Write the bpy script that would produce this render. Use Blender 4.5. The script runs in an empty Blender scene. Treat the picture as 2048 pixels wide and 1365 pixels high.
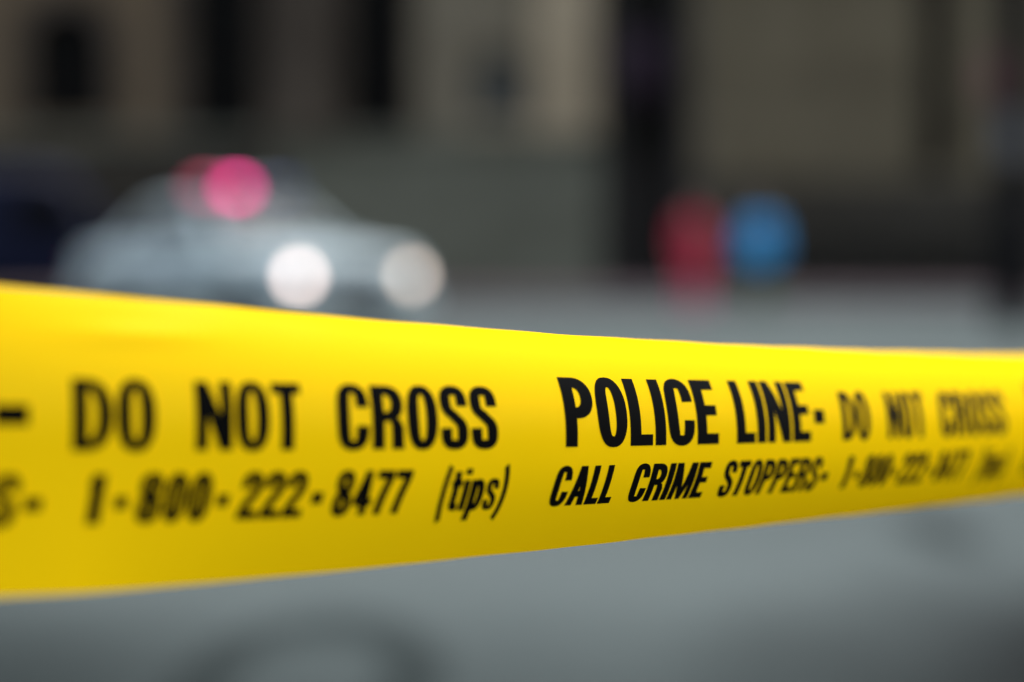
import bpy, bmesh, math, random
import numpy as np
from mathutils import Vector, Matrix
from mathutils.geometry import delaunay_2d_cdt

random.seed(7)
S = bpy.context.scene
COL = S.collection
R = math.radians

# ------------------------------------------------------------------ camera, sky, sun, exposure
CAM_Z = 0.95
FPX = 85.0 / 36.0 * 2048.0
PITCH = math.atan((682.5 - 506.0) / FPX)
cam_d = bpy.data.cameras.new("camera")
cam = bpy.data.objects.new("camera", cam_d)
COL.objects.link(cam)
cam.location = (0, 0, CAM_Z)
cam.rotation_euler = (R(90) - PITCH, 0, 0)
cam_d.lens = 85
cam_d.sensor_width = 36
cam_d.clip_start = 0.02
cam_d.clip_end = 2000
cam_d.dof.use_dof = True
cam_d.dof.focus_distance = 0.751
cam_d.dof.aperture_fstop = 4.2
cam_d.dof.aperture_blades = 0
S.camera = cam

SUN_EL, SUN_AZ = 64.0, 47.0          # elevation; azimuth of the sun seen from above, clockwise from +Y
world = bpy.data.worlds.new("World")
S.world = world
world.use_nodes = True
wn = world.node_tree
bg = wn.nodes["Background"]
sky = wn.nodes.new("ShaderNodeTexSky")
sky.sky_type = 'NISHITA'
sky.sun_disc = False
sky.sun_elevation = R(SUN_EL)
sky.sun_rotation = R(SUN_AZ)
sky.dust_density = 3.0
sky.air_density = 1.0
hsv = wn.nodes.new("ShaderNodeHueSaturation")      # overcast: most of the blue taken out of the sky
hsv.inputs["Saturation"].default_value = 0.45
wn.links.new(sky.outputs[0], hsv.inputs["Color"])
wn.links.new(hsv.outputs[0], bg.inputs[0])
bg.inputs[1].default_value = 0.108
sun_d = bpy.data.lights.new("sun", 'SUN')
sun = bpy.data.objects.new("sun", sun_d)
COL.objects.link(sun)
sun_d.energy = 0.85
sun_d.angle = R(40)
sun_d.color = (1.0, 0.97, 0.92)
a, e = R(SUN_AZ), R(SUN_EL)
to_sun = Vector((math.sin(a) * math.cos(e), math.cos(a) * math.cos(e), math.sin(e)))
sun.rotation_euler = to_sun.to_track_quat('Z', 'Y').to_euler()
sun.location = (0, 0, 40)
S.view_settings.view_transform = 'Standard'
S.view_settings.look = 'None'
S.view_settings.exposure = 1.65
S.view_settings.gamma = 1.0
S.render.engine = 'CYCLES'
S.cycles.use_adaptive_sampling = False
S.cycles.use_denoising = True
S.cycles.sample_clamp_indirect = 6.0
S.cycles.max_bounces = 8


# ------------------------------------------------------------------ materials
def new_mat(name):
    m = bpy.data.materials.new(name)
    m.use_nodes = True
    return m, m.node_tree, m.node_tree.nodes["Principled BSDF"]


def mat(name, col, rough=0.6, metal=0.0, var=0.12, scale=3.0, bump=0.0, bscale=40.0, coat=0.0, spec=0.5):
    """plain surface with a little procedural unevenness in colour and relief"""
    m, nt, b = new_mat(name)
    tc = nt.nodes.new("ShaderNodeTexCoord")
    n = nt.nodes.new("ShaderNodeTexNoise")
    n.inputs["Scale"].default_value = scale
    n.inputs["Detail"].default_value = 6
    nt.links.new(tc.outputs["Object"], n.inputs["Vector"])
    r = nt.nodes.new("ShaderNodeValToRGB")
    r.color_ramp.elements[0].position = 0.3
    r.color_ramp.elements[1].position = 0.7
    lo = tuple(max(0, c * (1 - var)) for c in col)
    hi = tuple(min(1, c * (1 + var)) for c in col)
    r.color_ramp.elements[0].color = lo + (1,)
    r.color_ramp.elements[1].color = hi + (1,)
    nt.links.new(n.outputs["Fac"], r.inputs["Fac"])
    nt.links.new(r.outputs["Color"], b.inputs["Base Color"])
    b.inputs["Roughness"].default_value = rough
    b.inputs["Metallic"].default_value = metal
    b.inputs["Coat Weight"].default_value = coat
    b.inputs["Coat Roughness"].default_value = 0.08
    b.inputs["Specular IOR Level"].default_value = spec
    if bump > 0:
        n2 = nt.nodes.new("ShaderNodeTexNoise")
        n2.inputs["Scale"].default_value = bscale
        n2.inputs["Detail"].default_value = 8
        nt.links.new(tc.outputs["Object"], n2.inputs["Vector"])
        bp = nt.nodes.new("ShaderNodeBump")
        bp.inputs["Strength"].default_value = bump
        bp.inputs["Distance"].default_value = 0.02
        nt.links.new(n2.outputs["Fac"], bp.inputs["Height"])
        nt.links.new(bp.outputs["Normal"], b.inputs["Normal"])
    return m


def stone_mat(name, c1, c2, mortar, bw=1.1, bh=0.45):
    m, nt, b = new_mat(name)
    tc = nt.nodes.new("ShaderNodeTexCoord")
    sp = nt.nodes.new("ShaderNodeSeparateXYZ")
    nt.links.new(tc.outputs["Object"], sp.inputs[0])
    cb = nt.nodes.new("ShaderNodeCombineXYZ")
    ad = nt.nodes.new("ShaderNodeMath")
    nt.links.new(sp.outputs[0], ad.inputs[0])
    nt.links.new(sp.outputs[1], ad.inputs[1])
    nt.links.new(ad.outputs[0], cb.inputs[0])
    nt.links.new(sp.outputs[2], cb.inputs[1])
    br = nt.nodes.new("ShaderNodeTexBrick")
    br.inputs["Color1"].default_value = c1 + (1,)
    br.inputs["Color2"].default_value = c2 + (1,)
    br.inputs["Mortar"].default_value = mortar + (1,)
    br.inputs["Scale"].default_value = 1.0
    br.inputs["Brick Width"].default_value = bw
    br.inputs["Row Height"].default_value = bh
    br.inputs["Mortar Size"].default_value = 0.012
    nt.links.new(cb.outputs[0], br.inputs["Vector"])
    n = nt.nodes.new("ShaderNodeTexNoise")
    n.inputs["Scale"].default_value = 0.9
    n.inputs["Detail"].default_value = 7
    nt.links.new(tc.outputs["Object"], n.inputs["Vector"])
    mx = nt.nodes.new("ShaderNodeMix")
    mx.data_type = 'RGBA'
    mx.blend_type = 'MULTIPLY'
    mx.inputs[0].default_value = 0.45
    nt.links.new(br.outputs["Color"], mx.inputs[6])
    rp = nt.nodes.new("ShaderNodeValToRGB")
    rp.color_ramp.elements[0].position = 0.35
    rp.color_ramp.elements[1].position = 0.65
    rp.color_ramp.elements[0].color = (0.45, 0.43, 0.40, 1)
    nt.links.new(n.outputs["Fac"], rp.inputs["Fac"])
    nt.links.new(rp.outputs["Color"], mx.inputs[7])
    nt.links.new(mx.outputs[2], b.inputs["Base Color"])
    bp = nt.nodes.new("ShaderNodeBump")
    bp.inputs["Strength"].default_value = 0.5
    bp.inputs["Distance"].default_value = 0.02
    iv = nt.nodes.new("ShaderNodeMath")
    iv.operation = 'SUBTRACT'
    iv.inputs[0].default_value = 1.0
    nt.links.new(br.outputs["Fac"], iv.inputs[1])
    nt.links.new(iv.outputs[0], bp.inputs["Height"])
    nt.links.new(bp.outputs["Normal"], b.inputs["Normal"])
    b.inputs["Roughness"].default_value = 0.9
    b.inputs["Specular IOR Level"].default_value = 0.1
    return m


def emit_mat(name, col, strength):
    m, nt, b = new_mat(name)
    b.inputs["Base Color"].default_value = col + (1,)
    b.inputs["Emission Color"].default_value = col + (1,)
    b.inputs["Emission Strength"].default_value = strength
    b.inputs["Roughness"].default_value = 0.2
    return m


def tape_mat():
    m, nt, b = new_mat("yellow_plastic_film")
    col = (0.97, 0.605, 0.001, 1)
    tc = nt.nodes.new("ShaderNodeTexCoord")
    n = nt.nodes.new("ShaderNodeTexNoise")
    n.inputs["Scale"].default_value = 30
    n.inputs["Detail"].default_value = 3
    nt.links.new(tc.outputs["Object"], n.inputs["Vector"])
    bp = nt.nodes.new("ShaderNodeBump")
    bp.inputs["Strength"].default_value = 0.06
    bp.inputs["Distance"].default_value = 0.002
    nt.links.new(n.outputs["Fac"], bp.inputs["Height"])
    nt.nodes.remove(b)
    b = nt.nodes.new("ShaderNodeBsdfDiffuse")
    b.inputs["Color"].default_value = col
    nt.links.new(bp.outputs["Normal"], b.inputs["Normal"])
    tr = nt.nodes.new("ShaderNodeBsdfTranslucent")
    tr.inputs["Color"].default_value = (0.97, 0.605, 0.001, 1)
    mx = nt.nodes.new("ShaderNodeMixShader")
    mx.inputs[0].default_value = 0.25
    nt.links.new(b.outputs[0], mx.inputs[1])
    nt.links.new(tr.outputs[0], mx.inputs[2])
    gl = nt.nodes.new("ShaderNodeBsdfGlossy")         # faint sheen of the film
    gl.inputs["Roughness"].default_value = 0.26
    gl.inputs["Color"].default_value = (1, 0.95, 0.7, 1)
    nt.links.new(bp.outputs["Normal"], gl.inputs["Normal"])
    m2 = nt.nodes.new("ShaderNodeMixShader")
    m2.inputs[0].default_value = 0.006
    nt.links.new(mx.outputs[0], m2.inputs[1])
    nt.links.new(gl.outputs[0], m2.inputs[2])
    nt.links.new(m2.outputs[0], nt.nodes["Material Output"].inputs["Surface"])
    return m


def road_mat():
    m, nt, b = new_mat("grey_asphalt")
    L = nt.links
    tc = nt.nodes.new("ShaderNodeTexCoord")

    def noise(scale, detail=6):
        n = nt.nodes.new("ShaderNodeTexNoise")
        n.inputs["Scale"].default_value = scale
        n.inputs["Detail"].default_value = detail
        L.new(tc.outputs["Object"], n.inputs["Vector"])
        return n
    big = noise(0.22, 4)
    ramp = nt.nodes.new("ShaderNodeValToRGB")
    ramp.color_ramp.elements[0].position = 0.3
    ramp.color_ramp.elements[1].position = 0.68
    ramp.color_ramp.elements[0].color = ROAD_LO + (1,)
    ramp.color_ramp.elements[1].color = ROAD_HI + (1,)
    L.new(big.outputs["Fac"], ramp.inputs["Fac"])
    fine = noise(160, 3)
    fr = nt.nodes.new("ShaderNodeValToRGB")
    fr.color_ramp.elements[0].position = 0.35
    fr.color_ramp.elements[1].position = 0.62
    fr.color_ramp.elements[0].color = (0.62, 0.62, 0.62, 1)
    L.new(fine.outputs["Fac"], fr.inputs["Fac"])
    mul = nt.nodes.new("ShaderNodeMix")
    mul.data_type = 'RGBA'
    mul.blend_type = 'MULTIPLY'
    mul.inputs[0].default_value = 1.0
    L.new(ramp.outputs["Color"], mul.inputs[6])
    L.new(fr.outputs["Color"], mul.inputs[7])
    cur = mul.outputs[2]
    wob = noise(2.5, 3)
    for (cx, cy, rx, ry, ring, dark) in STAINS_AND_SHADE:  # asphalt marks, plus soft shade painted into the base colour
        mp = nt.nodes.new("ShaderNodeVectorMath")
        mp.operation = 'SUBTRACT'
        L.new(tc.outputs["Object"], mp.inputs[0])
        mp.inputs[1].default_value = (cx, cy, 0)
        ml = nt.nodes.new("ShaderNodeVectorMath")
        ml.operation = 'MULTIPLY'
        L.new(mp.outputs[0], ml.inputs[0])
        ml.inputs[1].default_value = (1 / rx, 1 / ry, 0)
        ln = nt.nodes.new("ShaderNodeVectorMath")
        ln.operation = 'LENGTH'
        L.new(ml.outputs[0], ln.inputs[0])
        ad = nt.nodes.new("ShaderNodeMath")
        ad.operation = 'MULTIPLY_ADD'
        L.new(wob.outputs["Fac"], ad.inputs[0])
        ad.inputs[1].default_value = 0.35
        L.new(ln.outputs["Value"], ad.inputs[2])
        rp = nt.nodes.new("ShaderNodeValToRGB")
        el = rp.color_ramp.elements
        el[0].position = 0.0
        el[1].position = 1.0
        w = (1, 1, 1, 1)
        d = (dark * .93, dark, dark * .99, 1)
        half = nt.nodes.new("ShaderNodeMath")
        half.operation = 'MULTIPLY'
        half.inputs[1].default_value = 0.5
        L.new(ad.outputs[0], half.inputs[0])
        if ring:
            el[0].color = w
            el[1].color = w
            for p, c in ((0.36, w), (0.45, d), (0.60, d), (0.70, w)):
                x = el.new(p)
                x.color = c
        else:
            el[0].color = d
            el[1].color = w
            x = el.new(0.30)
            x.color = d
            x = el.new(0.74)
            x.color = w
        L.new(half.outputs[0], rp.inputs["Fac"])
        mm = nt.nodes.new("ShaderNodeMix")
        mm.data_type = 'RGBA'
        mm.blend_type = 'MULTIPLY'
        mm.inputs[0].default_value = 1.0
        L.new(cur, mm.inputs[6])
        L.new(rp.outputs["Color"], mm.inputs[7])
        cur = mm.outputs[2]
    L.new(cur, b.inputs["Base Color"])
    bp = nt.nodes.new("ShaderNodeBump")
    bp.inputs["Strength"].default_value = 0.6
    bp.inputs["Distance"].default_value = 0.006
    L.new(fine.outputs["Fac"], bp.inputs["Height"])
    L.new(bp.outputs["Normal"], b.inputs["Normal"])
    b.inputs["Roughness"].default_value = 0.9
    b.inputs["Specular IOR Level"].default_value = 0.06
    return m


ROAD_LO = (0.070, 0.086, 0.084)
ROAD_HI = (0.108, 0.130, 0.127)
STAINS_AND_SHADE = [(-0.455, 5.36, 0.27, 0.86, True, 0.46), (1.45, 8.2, 0.14, 0.60, False, 0.3),
          (0.2, 3.6, 4.0, 2.5, False, 0.40), (-1.6, 5.1, 0.9, 1.6, False, 0.38), (1.65, 5.2, 1.05, 1.9, False, 0.13)]  # near band and both near corners: shade fall-off painted into the asphalt colour

M = {
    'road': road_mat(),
    'tape': tape_mat(),
    'ink': mat('black_print', (0.0016, 0.0016, 0.0013), 0.6, var=0.1, spec=0.02),
    'paving': stone_mat('brick_paving', (0.090, 0.062, 0.070), (0.074, 0.053, 0.059), (0.05, 0.043, 0.045), 0.4, 0.2),
    'kerb': mat('kerb_concrete', (0.12, 0.112, 0.11), 0.85, bump=0.4, spec=0.1),
    'stone_light': stone_mat('pale_limestone', (0.40, 0.335, 0.225), (0.355, 0.295, 0.20), (0.12, 0.11, 0.09)),
    'stone_mid': stone_mat('grey_limestone', (0.195, 0.172, 0.122), (0.17, 0.15, 0.107), (0.12, 0.11, 0.09)),
    'stone_dark': stone_mat('weathered_drum_stone', (0.085, 0.07, 0.053), (0.07, 0.058, 0.045), (0.04, 0.035, 0.03), 3.0, 1.2),
    'stone_brown': stone_mat('brown_sandstone', (0.16, 0.12, 0.075), (0.137, 0.103, 0.064), (0.05, 0.045, 0.04)),
    'stone_grey': stone_mat('greenish_granite', (0.155, 0.16, 0.122), (0.135, 0.14, 0.107), (0.05, 0.055, 0.05)),
    'granite_dark': stone_mat('dark_granite', (0.06, 0.054, 0.042), (0.05, 0.045, 0.035), (0.02, 0.02, 0.02)),
    'stone_right': stone_mat('drab_sandstone', (0.155, 0.133, 0.085), (0.132, 0.113, 0.074), (0.06, 0.055, 0.05)),
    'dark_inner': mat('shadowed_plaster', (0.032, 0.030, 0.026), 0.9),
    'glass_dark': mat('dark_window_glass', (0.003, 0.003, 0.003), 0.2, var=0.2, spec=0.03),
    'pane_grey': mat('dusty_leaded_glass', (0.06, 0.065, 0.055), 0.4, var=0.3),
    'frame_dark': mat('dark_painted_metal', (0.010, 0.010, 0.009), 0.6, spec=0.1),
    'door_wood': mat('dark_oak', (0.022, 0.017, 0.013), 0.6, var=0.3),
    'banner': mat('plum_cloth', (0.03, 0.016, 0.03), 0.9),
    'car_white': mat('silver_white_paint', (0.37, 0.455, 0.47), 0.4, var=0.03, coat=0.08, spec=0.2),
    'car_blue': mat('dark_blue_paint', (0.006, 0.008, 0.024), 0.6, var=0.05, spec=0.1),
    'stripe': mat('navy_stripe', (0.03, 0.03, 0.07), 0.4, var=0.05),
    'car_glass': mat('tinted_car_glass', (0.045, 0.052, 0.052), 0.18, var=0.05, spec=0.08),
    'rubber': mat('black_rubber', (0.012, 0.012, 0.012), 0.85),
    'rim': mat('steel_rim', (0.30, 0.30, 0.31), 0.35, metal=0.8),
    'trim': mat('black_plastic_trim', (0.015, 0.015, 0.016), 0.5),
    'chrome': mat('chrome', (0.6, 0.6, 0.6), 0.15, metal=1.0),
    'plate': mat('plate_white', (0.55, 0.56, 0.58), 0.5),
    'tail': mat('red_tail_lens', (0.25, 0.01, 0.01), 0.2),
    'clear_lens': mat('clear_lens', (0.34, 0.36, 0.38), 0.15, var=0.05),
    'blue_lens': mat('blue_lens', (0.05, 0.10, 0.35), 0.2, var=0.05),
    'head_lit': emit_mat('lit_headlamp', (1.0, 0.79, 0.72), 2.9),
    'head_dim': emit_mat('dipped_headlamp', (1.0, 0.83, 0.70), 1.5),
    'red_lit': emit_mat('lit_red_beacon', (1.0, 0.035, 0.30), 2.5),
    'red_dim': emit_mat('dim_red_beacon', (1.0, 0.10, 0.22), 0.35),
    'wood_pole': mat('tarred_wood', (0.008, 0.008, 0.009), 0.9, var=0.4, bump=0.2, spec=0.03),
    'sign_pale': mat('weathered_sign', (0.06, 0.066, 0.08), 0.7),
    'sign_red': mat('faded_red_sign', (0.10, 0.035, 0.032), 0.5),
    'leaf': mat('dark_hedge_leaf', (0.035, 0.032, 0.022), 0.7, var=0.5, scale=8),
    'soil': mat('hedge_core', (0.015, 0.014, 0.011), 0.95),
    'skin': mat('skin', (0.45, 0.28, 0.21), 0.55, var=0.05),
    'skin_b': mat('tan_skin', (0.33, 0.20, 0.14), 0.55, var=0.05),
    'hair': mat('dark_hair', (0.018, 0.012, 0.009), 0.6, var=0.3, scale=60),
    'red_cloth': mat('red_wool', (0.44, 0.016, 0.05), 0.85, var=0.15, scale=8, bump=0.3),
    'pink_cloth': mat('magenta_denim', (0.60, 0.07, 0.20), 0.9, var=0.15, scale=8, bump=0.3),
    'blue_cloth': mat('bright_blue_nylon', (0.02, 0.31, 0.66), 0.5, var=0.1, scale=8, bump=0.3),
    'green_cloth': mat('dark_green_cotton', (0.02, 0.085, 0.03), 0.9, var=0.15, scale=8, bump=0.3),
    'shoe': mat('black_leather', (0.015, 0.014, 0.013), 0.5),
    'eye': mat('eye', (0.05, 0.04, 0.035), 0.2),
}


# ------------------------------------------------------------------ object helpers
def tag(o, label=None, cat=None, group=None, kind=None):
    if label: o["label"] = label
    if cat: o["category"] = cat
    if group: o["group"] = group
    if kind: o["kind"] = kind
    return o


def empty(name, loc=(0, 0, 0), rz=0.0):
    o = bpy.data.objects.new(name, None)
    o.empty_display_size = 0.3
    COL.objects.link(o)
    o.location = loc
    o.rotation_euler = (0, 0, rz)
    return o


def link(name, bm, m, parent=None, smooth=False, bevel=0.0, sub=0):
    bm.normal_update()
    me = bpy.data.meshes.new(name)
    bm.to_mesh(me)
    bm.free()
    me.materials.append(m)
    if smooth:
        for p in me.polygons: p.use_smooth = True
    o = bpy.data.objects.new(name, me)
    COL.objects.link(o)
    if parent: o.parent = parent
    if bevel:
        b = o.modifiers.new("bevel", 'BEVEL')
        b.width = bevel
        b.segments = 2
        b.limit_method = 'ANGLE'
    if sub:
        s = o.modifiers.new("sub", 'SUBSURF')
        s.levels = sub
        s.render_levels = sub
    return o


def B(): return bmesh.new()


def box(bm, x0, x1, y0, y1, z0, z1):
    v = [bm.verts.new(p) for p in ((x0, y0, z0), (x1, y0, z0), (x1, y1, z0), (x0, y1, z0), (x0, y0, z1), (x1, y0, z1), (x1, y1, z1), (x0, y1, z1))]
    for f in ((3, 2, 1, 0), (4, 5, 6, 7), (0, 1, 5, 4), (1, 2, 6, 5), (2, 3, 7, 6), (3, 0, 4, 7)):
        bm.faces.new([v[i] for i in f])
    return bm


def cyl(bm, p0, p1, r0, r1=None, n=20, cap=True):
    r1 = r0 if r1 is None else r1
    p0, p1 = Vector(p0), Vector(p1)
    d = (p1 - p0).normalized()
    a = d.orthogonal().normalized()
    b = d.cross(a)
    A = [bm.verts.new(p0 + (a * math.cos(t) + b * math.sin(t)) * r0) for t in [2 * math.pi * i / n for i in range(n)]]
    C = [bm.verts.new(p1 + (a * math.cos(t) + b * math.sin(t)) * r1) for t in [2 * math.pi * i / n for i in range(n)]]
    for i in range(n):
        bm.faces.new((A[i], A[(i + 1) % n], C[(i + 1) % n], C[i]))
    if cap:
        bm.faces.new(A[::-1])
        bm.faces.new(C)
    return bm


def lathe(bm, prof, axis_o, ax='Y', n=28):
    """prof: (radius, along) pairs, closed at radius 0"""
    o = Vector(axis_o)
    rings = []
    for r, h in prof:
        ring = []
        for i in range(n):
            t = 2 * math.pi * i / n
            if ax == 'Y': p = Vector((r * math.cos(t), h, r * math.sin(t)))
            elif ax == 'X': p = Vector((h, r * math.cos(t), r * math.sin(t)))
            else: p = Vector((r * math.cos(t), r * math.sin(t), h))
            ring.append(bm.verts.new(o + p))
        rings.append(ring)
    for a, b in zip(rings, rings[1:]):
        for i in range(n):
            bm.faces.new((a[i], a[(i + 1) % n], b[(i + 1) % n], b[i]))
    bmesh.ops.remove_doubles(bm, verts=bm.verts, dist=1e-5)
    bmesh.ops.recalc_face_normals(bm, faces=bm.faces)
    return bm


def winding(P, polys):
    """nonzero winding number of points P (n,2) with respect to a list of closed contours"""
    w = np.zeros(len(P))
    for c in polys:
        a = np.asarray(c)
        b = np.roll(a, -1, axis=0)
        for (x0, y0), (x1, y1) in zip(a, b):
            side = (x1 - x0) * (P[:, 1] - y0) - (P[:, 0] - x0) * (y1 - y0)
            w += ((y0 <= P[:, 1]) & (y1 > P[:, 1]) & (side > 0)).astype(int)
            w -= ((y0 > P[:, 1]) & (y1 <= P[:, 1]) & (side < 0)).astype(int)
    return w


def triangulate(polys, step=None):
    """constrained triangulation of contours (holes run the other way), with a grid of inner points"""
    pts, edges = [], []
    for c in polys:
        k = len(pts)
        pts += [tuple(p) for p in c]
        edges += [(k + i, k + (i + 1) % len(c)) for i in range(len(c))]
    if step:
        A = np.array(pts)
        gx = np.arange(A[:, 0].min() + step * .37, A[:, 0].max(), step)
        gy = np.arange(A[:, 1].min() + step * .41, A[:, 1].max(), step)
        G = np.array([(x, y) for x in gx for y in gy])
        if len(G):
            G = G[winding(G, polys) != 0]
            pts += [tuple(p) for p in G]
    V, E, Fc, *_ = delaunay_2d_cdt([Vector(p) for p in pts], edges, [], 0, 1e-7)
    V = np.array([(v.x, v.y) for v in V])
    Fc = [f for f in Fc if len(f) == 3]
    cen = np.array([V[list(f)].mean(axis=0) for f in Fc])
    ins = winding(cen, polys) != 0
    return V, [f for f, k in zip(Fc, ins) if k]


# ------------------------------------------------------------------ ground
bm = B()
n = 40
for i in range(1):
    vs = [bm.verts.new(p) for p in ((-300, -200, 0), (300, -200, 0), (300, 400, 0), (-300, 400, 0))]
    bm.faces.new(vs)
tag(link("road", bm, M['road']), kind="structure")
bm = B()
box(bm, -60, 60, 42.3, 56.6, -0.05, 0.14)
tag(link("pavement", bm, M['paving']), kind="structure")
bm = B()
for i in range(48):
    x = -60 + i * 2.5
    box(bm, x + 0.006, x + 2.494, 42.0, 42.297, -0.05, 0.15)
tag(link("kerb", bm, M['kerb'], bevel=0.015), kind="structure")

# ------------------------------------------------------------------ buildings (facade plane y = 56)
YF = 56.0
KF = FPX / YF


def fx(px): return (px - 1024.0) / KF
def fz(py): return CAM_Z - (py - 506.0) / KF


def rect(x0, x1, z0, z1): return [(x0, z0), (x1, z0), (x1, z1), (x0, z1)]


def arch(x0, x1, z0, z1, n=14):
    r = (x1 - x0) / 2
    c = (x0 + x1) / 2
    return [(x0, z0), (x1, z0)] + [(c + r * math.cos(math.pi * i / n), z1 - r + r * math.sin(math.pi * i / n)) for i in range(n + 1)]


def facade(name, m, outer, holes, yf, depth, parent):
    """a wall sheet with real openings and reveals"""
    polys = [outer] + [h[::-1] for h in holes]
    V, Fc = triangulate(polys)
    bm = B()
    v = [bm.verts.new((x, yf, z)) for x, z in V]
    for f in Fc:
        bm.faces.new([v[i] for i in f])
    bmesh.ops.recalc_face_normals(bm, faces=bm.faces)
    for f in bm.faces:
        if f.normal.y > 0: f.normal_flip()
    for c in polys:
        a = [bm.verts.new((x, yf, z)) for x, z in c]
        b = [bm.verts.new((x, yf + depth, z)) for x, z in c]
        for i in range(len(c)):
            j = (i + 1) % len(c)
            bm.faces.new((a[i], b[i], b[j], a[j]))
    bmesh.ops.remove_doubles(bm, verts=bm.verts, dist=1e-4)
    return link(name, bm, m, parent)


def window(shape, y, pane_m, parent, bars_x=1, bars_z=3, fw=0.09):
    """frame and mullions following the opening; pane as its sub-part"""
    A = np.array(shape)
    c = (A.min(0) + A.max(0)) / 2
    h = (A.max(0) - A.min(0)) / 2
    inner = [tuple(c + (p - c) * (h - fw) / h) for p in A]
    V, Fc = triangulate([shape, inner[::-1]])
    bm = B()
    for yy in (y, y + 0.06):
        v = [bm.verts.new((x, yy, z)) for x, z in V]
        for f in Fc: bm.faces.new([v[i] for i in f])
    x0, z0 = A.min(0) + fw
    x1, z1 = A.max(0) - fw
    for i in range(bars_x):
        x = x0 + (x1 - x0) * (i + 1) / (bars_x + 1)
        box(bm, x - .03, x + .03, y + .01, y + .05, z0, z1)
    for i in range(bars_z):
        z = z0 + (z1 - z0) * (i + 1) / (bars_z + 2)
        box(bm, x0, x1, y + .014, y + .046, z - .025, z + .025)
    w = link("window", bm, M['frame_dark'], parent)
    V, Fc = triangulate([shape])
    bm = B()
    v = [bm.verts.new((x, y + .08, z)) for x, z in V]
    for f in Fc:
        q = bm.faces.new([v[i] for i in f])
    link("pane", bm, pane_m, w)
    return w


TOP = 15.0
stone = empty("stone_building", (0, YF, 0))
tag(stone, "pale stone building with arched window and tall dark openings behind the police car", "building")
XL, XR = -30.0, fx(1195)
# opening shapes, in metres on the facade
oL = arch(fx(55), fx(218), fz(250), fz(12))
o1 = rect(fx(372), fx(522), fz(268), 11.0)
o2 = rect(fx(688), fx(822), fz(262), 11.0)
oN = arch(fx(945), fx(1058), fz(250), fz(100))
oF = arch(fx(-330), fx(-200), fz(232), fz(28))
oG = arch(fx(-640), fx(-510), fz(232), fz(28))
base_z = fz(272)
split = fx(835)


def shift(c, dx=0): return [(x + dx, z) for x, z in c]


facade("brown_wall", M['stone_brown'], rect(XL, split, base_z, TOP), [oG, oF, oL, o1, o2], 0, 0.7, stone)
facade("pale_wall", M['stone_mid'], rect(split, XR, base_z, TOP), [oN], -0.35, 0.9, stone)
for sh in (oG, oF, oL):
    window(sh, 0.5, M['glass_dark'], stone)
for sh in (o1, o2):
    window(sh, 0.55, M['glass_dark'], stone, 2, 5)
window(oN, 0.1, M['pane_grey'], stone, 1, 2)
for sh, grow in ((oG, .42), (oF, .42), (oL, .42), (o1, .50), (o2, .50), (None, 0)):
    if sh is None: continue
    A = np.array(sh)
    c_ = (A.min(0) + A.max(0)) / 2
    h_ = (A.max(0) - A.min(0)) / 2
    out_ = [tuple(c_ + (p - c_) * (h_ + grow) / h_) for p in A]
    V, Fc = triangulate([out_, list(sh)[::-1]])
    bm = B()
    v_ = [bm.verts.new((x, -.035, z)) for x, z in V]
    for f in Fc: bm.faces.new([v_[i] for i in f])
    o = link("window_surround", bm, M['stone_dark'], stone)
    so_ = o.modifiers.new("solid", 'SOLIDIFY')
    so_.thickness = .032
    so_.offset = -1
bm = B()
box(bm, fx(1066), fx(1186), -0.62, -0.352, base_z + .003, TOP - .01)
box(bm, fx(1058), fx(1194), -0.70, -0.353, base_z + .002, base_z + .4)
link("pilaster", bm, M['stone_light'], stone, bevel=.03)
# window sills and cornice strips, moulded
for sh in (oG, oF, oL, oN):
    A = np.array(sh)
    yy = -0.35 if sh is oN else 0
    bm = B()
    box(bm, A[:, 0].min() - .12, A[:, 0].max() + .12, yy - .16, yy + .05, A[:, 1].min() - .16, A[:, 1].min() - .002)
    link("sill", bm, M['stone_light'] if sh is oN else M['stone_brown'], stone, bevel=.02)
for px0, px1 in ((528, 680),):
    bm = B()
    x0, x1 = fx(px0), fx(px1)
    cyl(bm, ((x0 + x1) / 2, -.25, base_z + .35), ((x0 + x1) / 2, -.25, 10.2), .62, .54, 28)
    box(bm, x0 - .02, x1 + .02, -1.0, -.002, base_z + .004, base_z + .35)
    box(bm, x0 - .02, x1 + .02, -1.0, -.002, 10.2, 10.7)
    link("column", bm, M['stone_dark'], stone)
bm = B()
box(bm, fx(560), XR + .02, -0.5, 0.3, 0.0, base_z - .22)
link("plinth", bm, M['stone_grey'], stone)
bm = B()
box(bm, XL, fx(558), -0.45, 0.3, 0.0, base_z - .22)
for k in range(7):
    x = fx(558) - 1.2 - k * 3.4
    box(bm, x - .35, x + .35, -0.62, -0.452, 0.0, base_z - .5)
link("plinth", bm, M['granite_dark'], stone)["label"] = "dark granite plinth at the left"
bm = B()
box(bm, XL, XR + .05, -0.68, 0.3, base_z - .217, base_z - .004)
link("string_course", bm, M['stone_grey'], stone, bevel=.04)
bm = B()
box(bm, XL - .3, XR + .1, -1.1, 1.0, TOP + .003, TOP + .8)
link("cornice", bm, M['stone_light'], stone, bevel=.1)
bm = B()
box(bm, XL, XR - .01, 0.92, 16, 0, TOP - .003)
link("rear_wall", bm, M['dark_inner'], stone)

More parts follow.
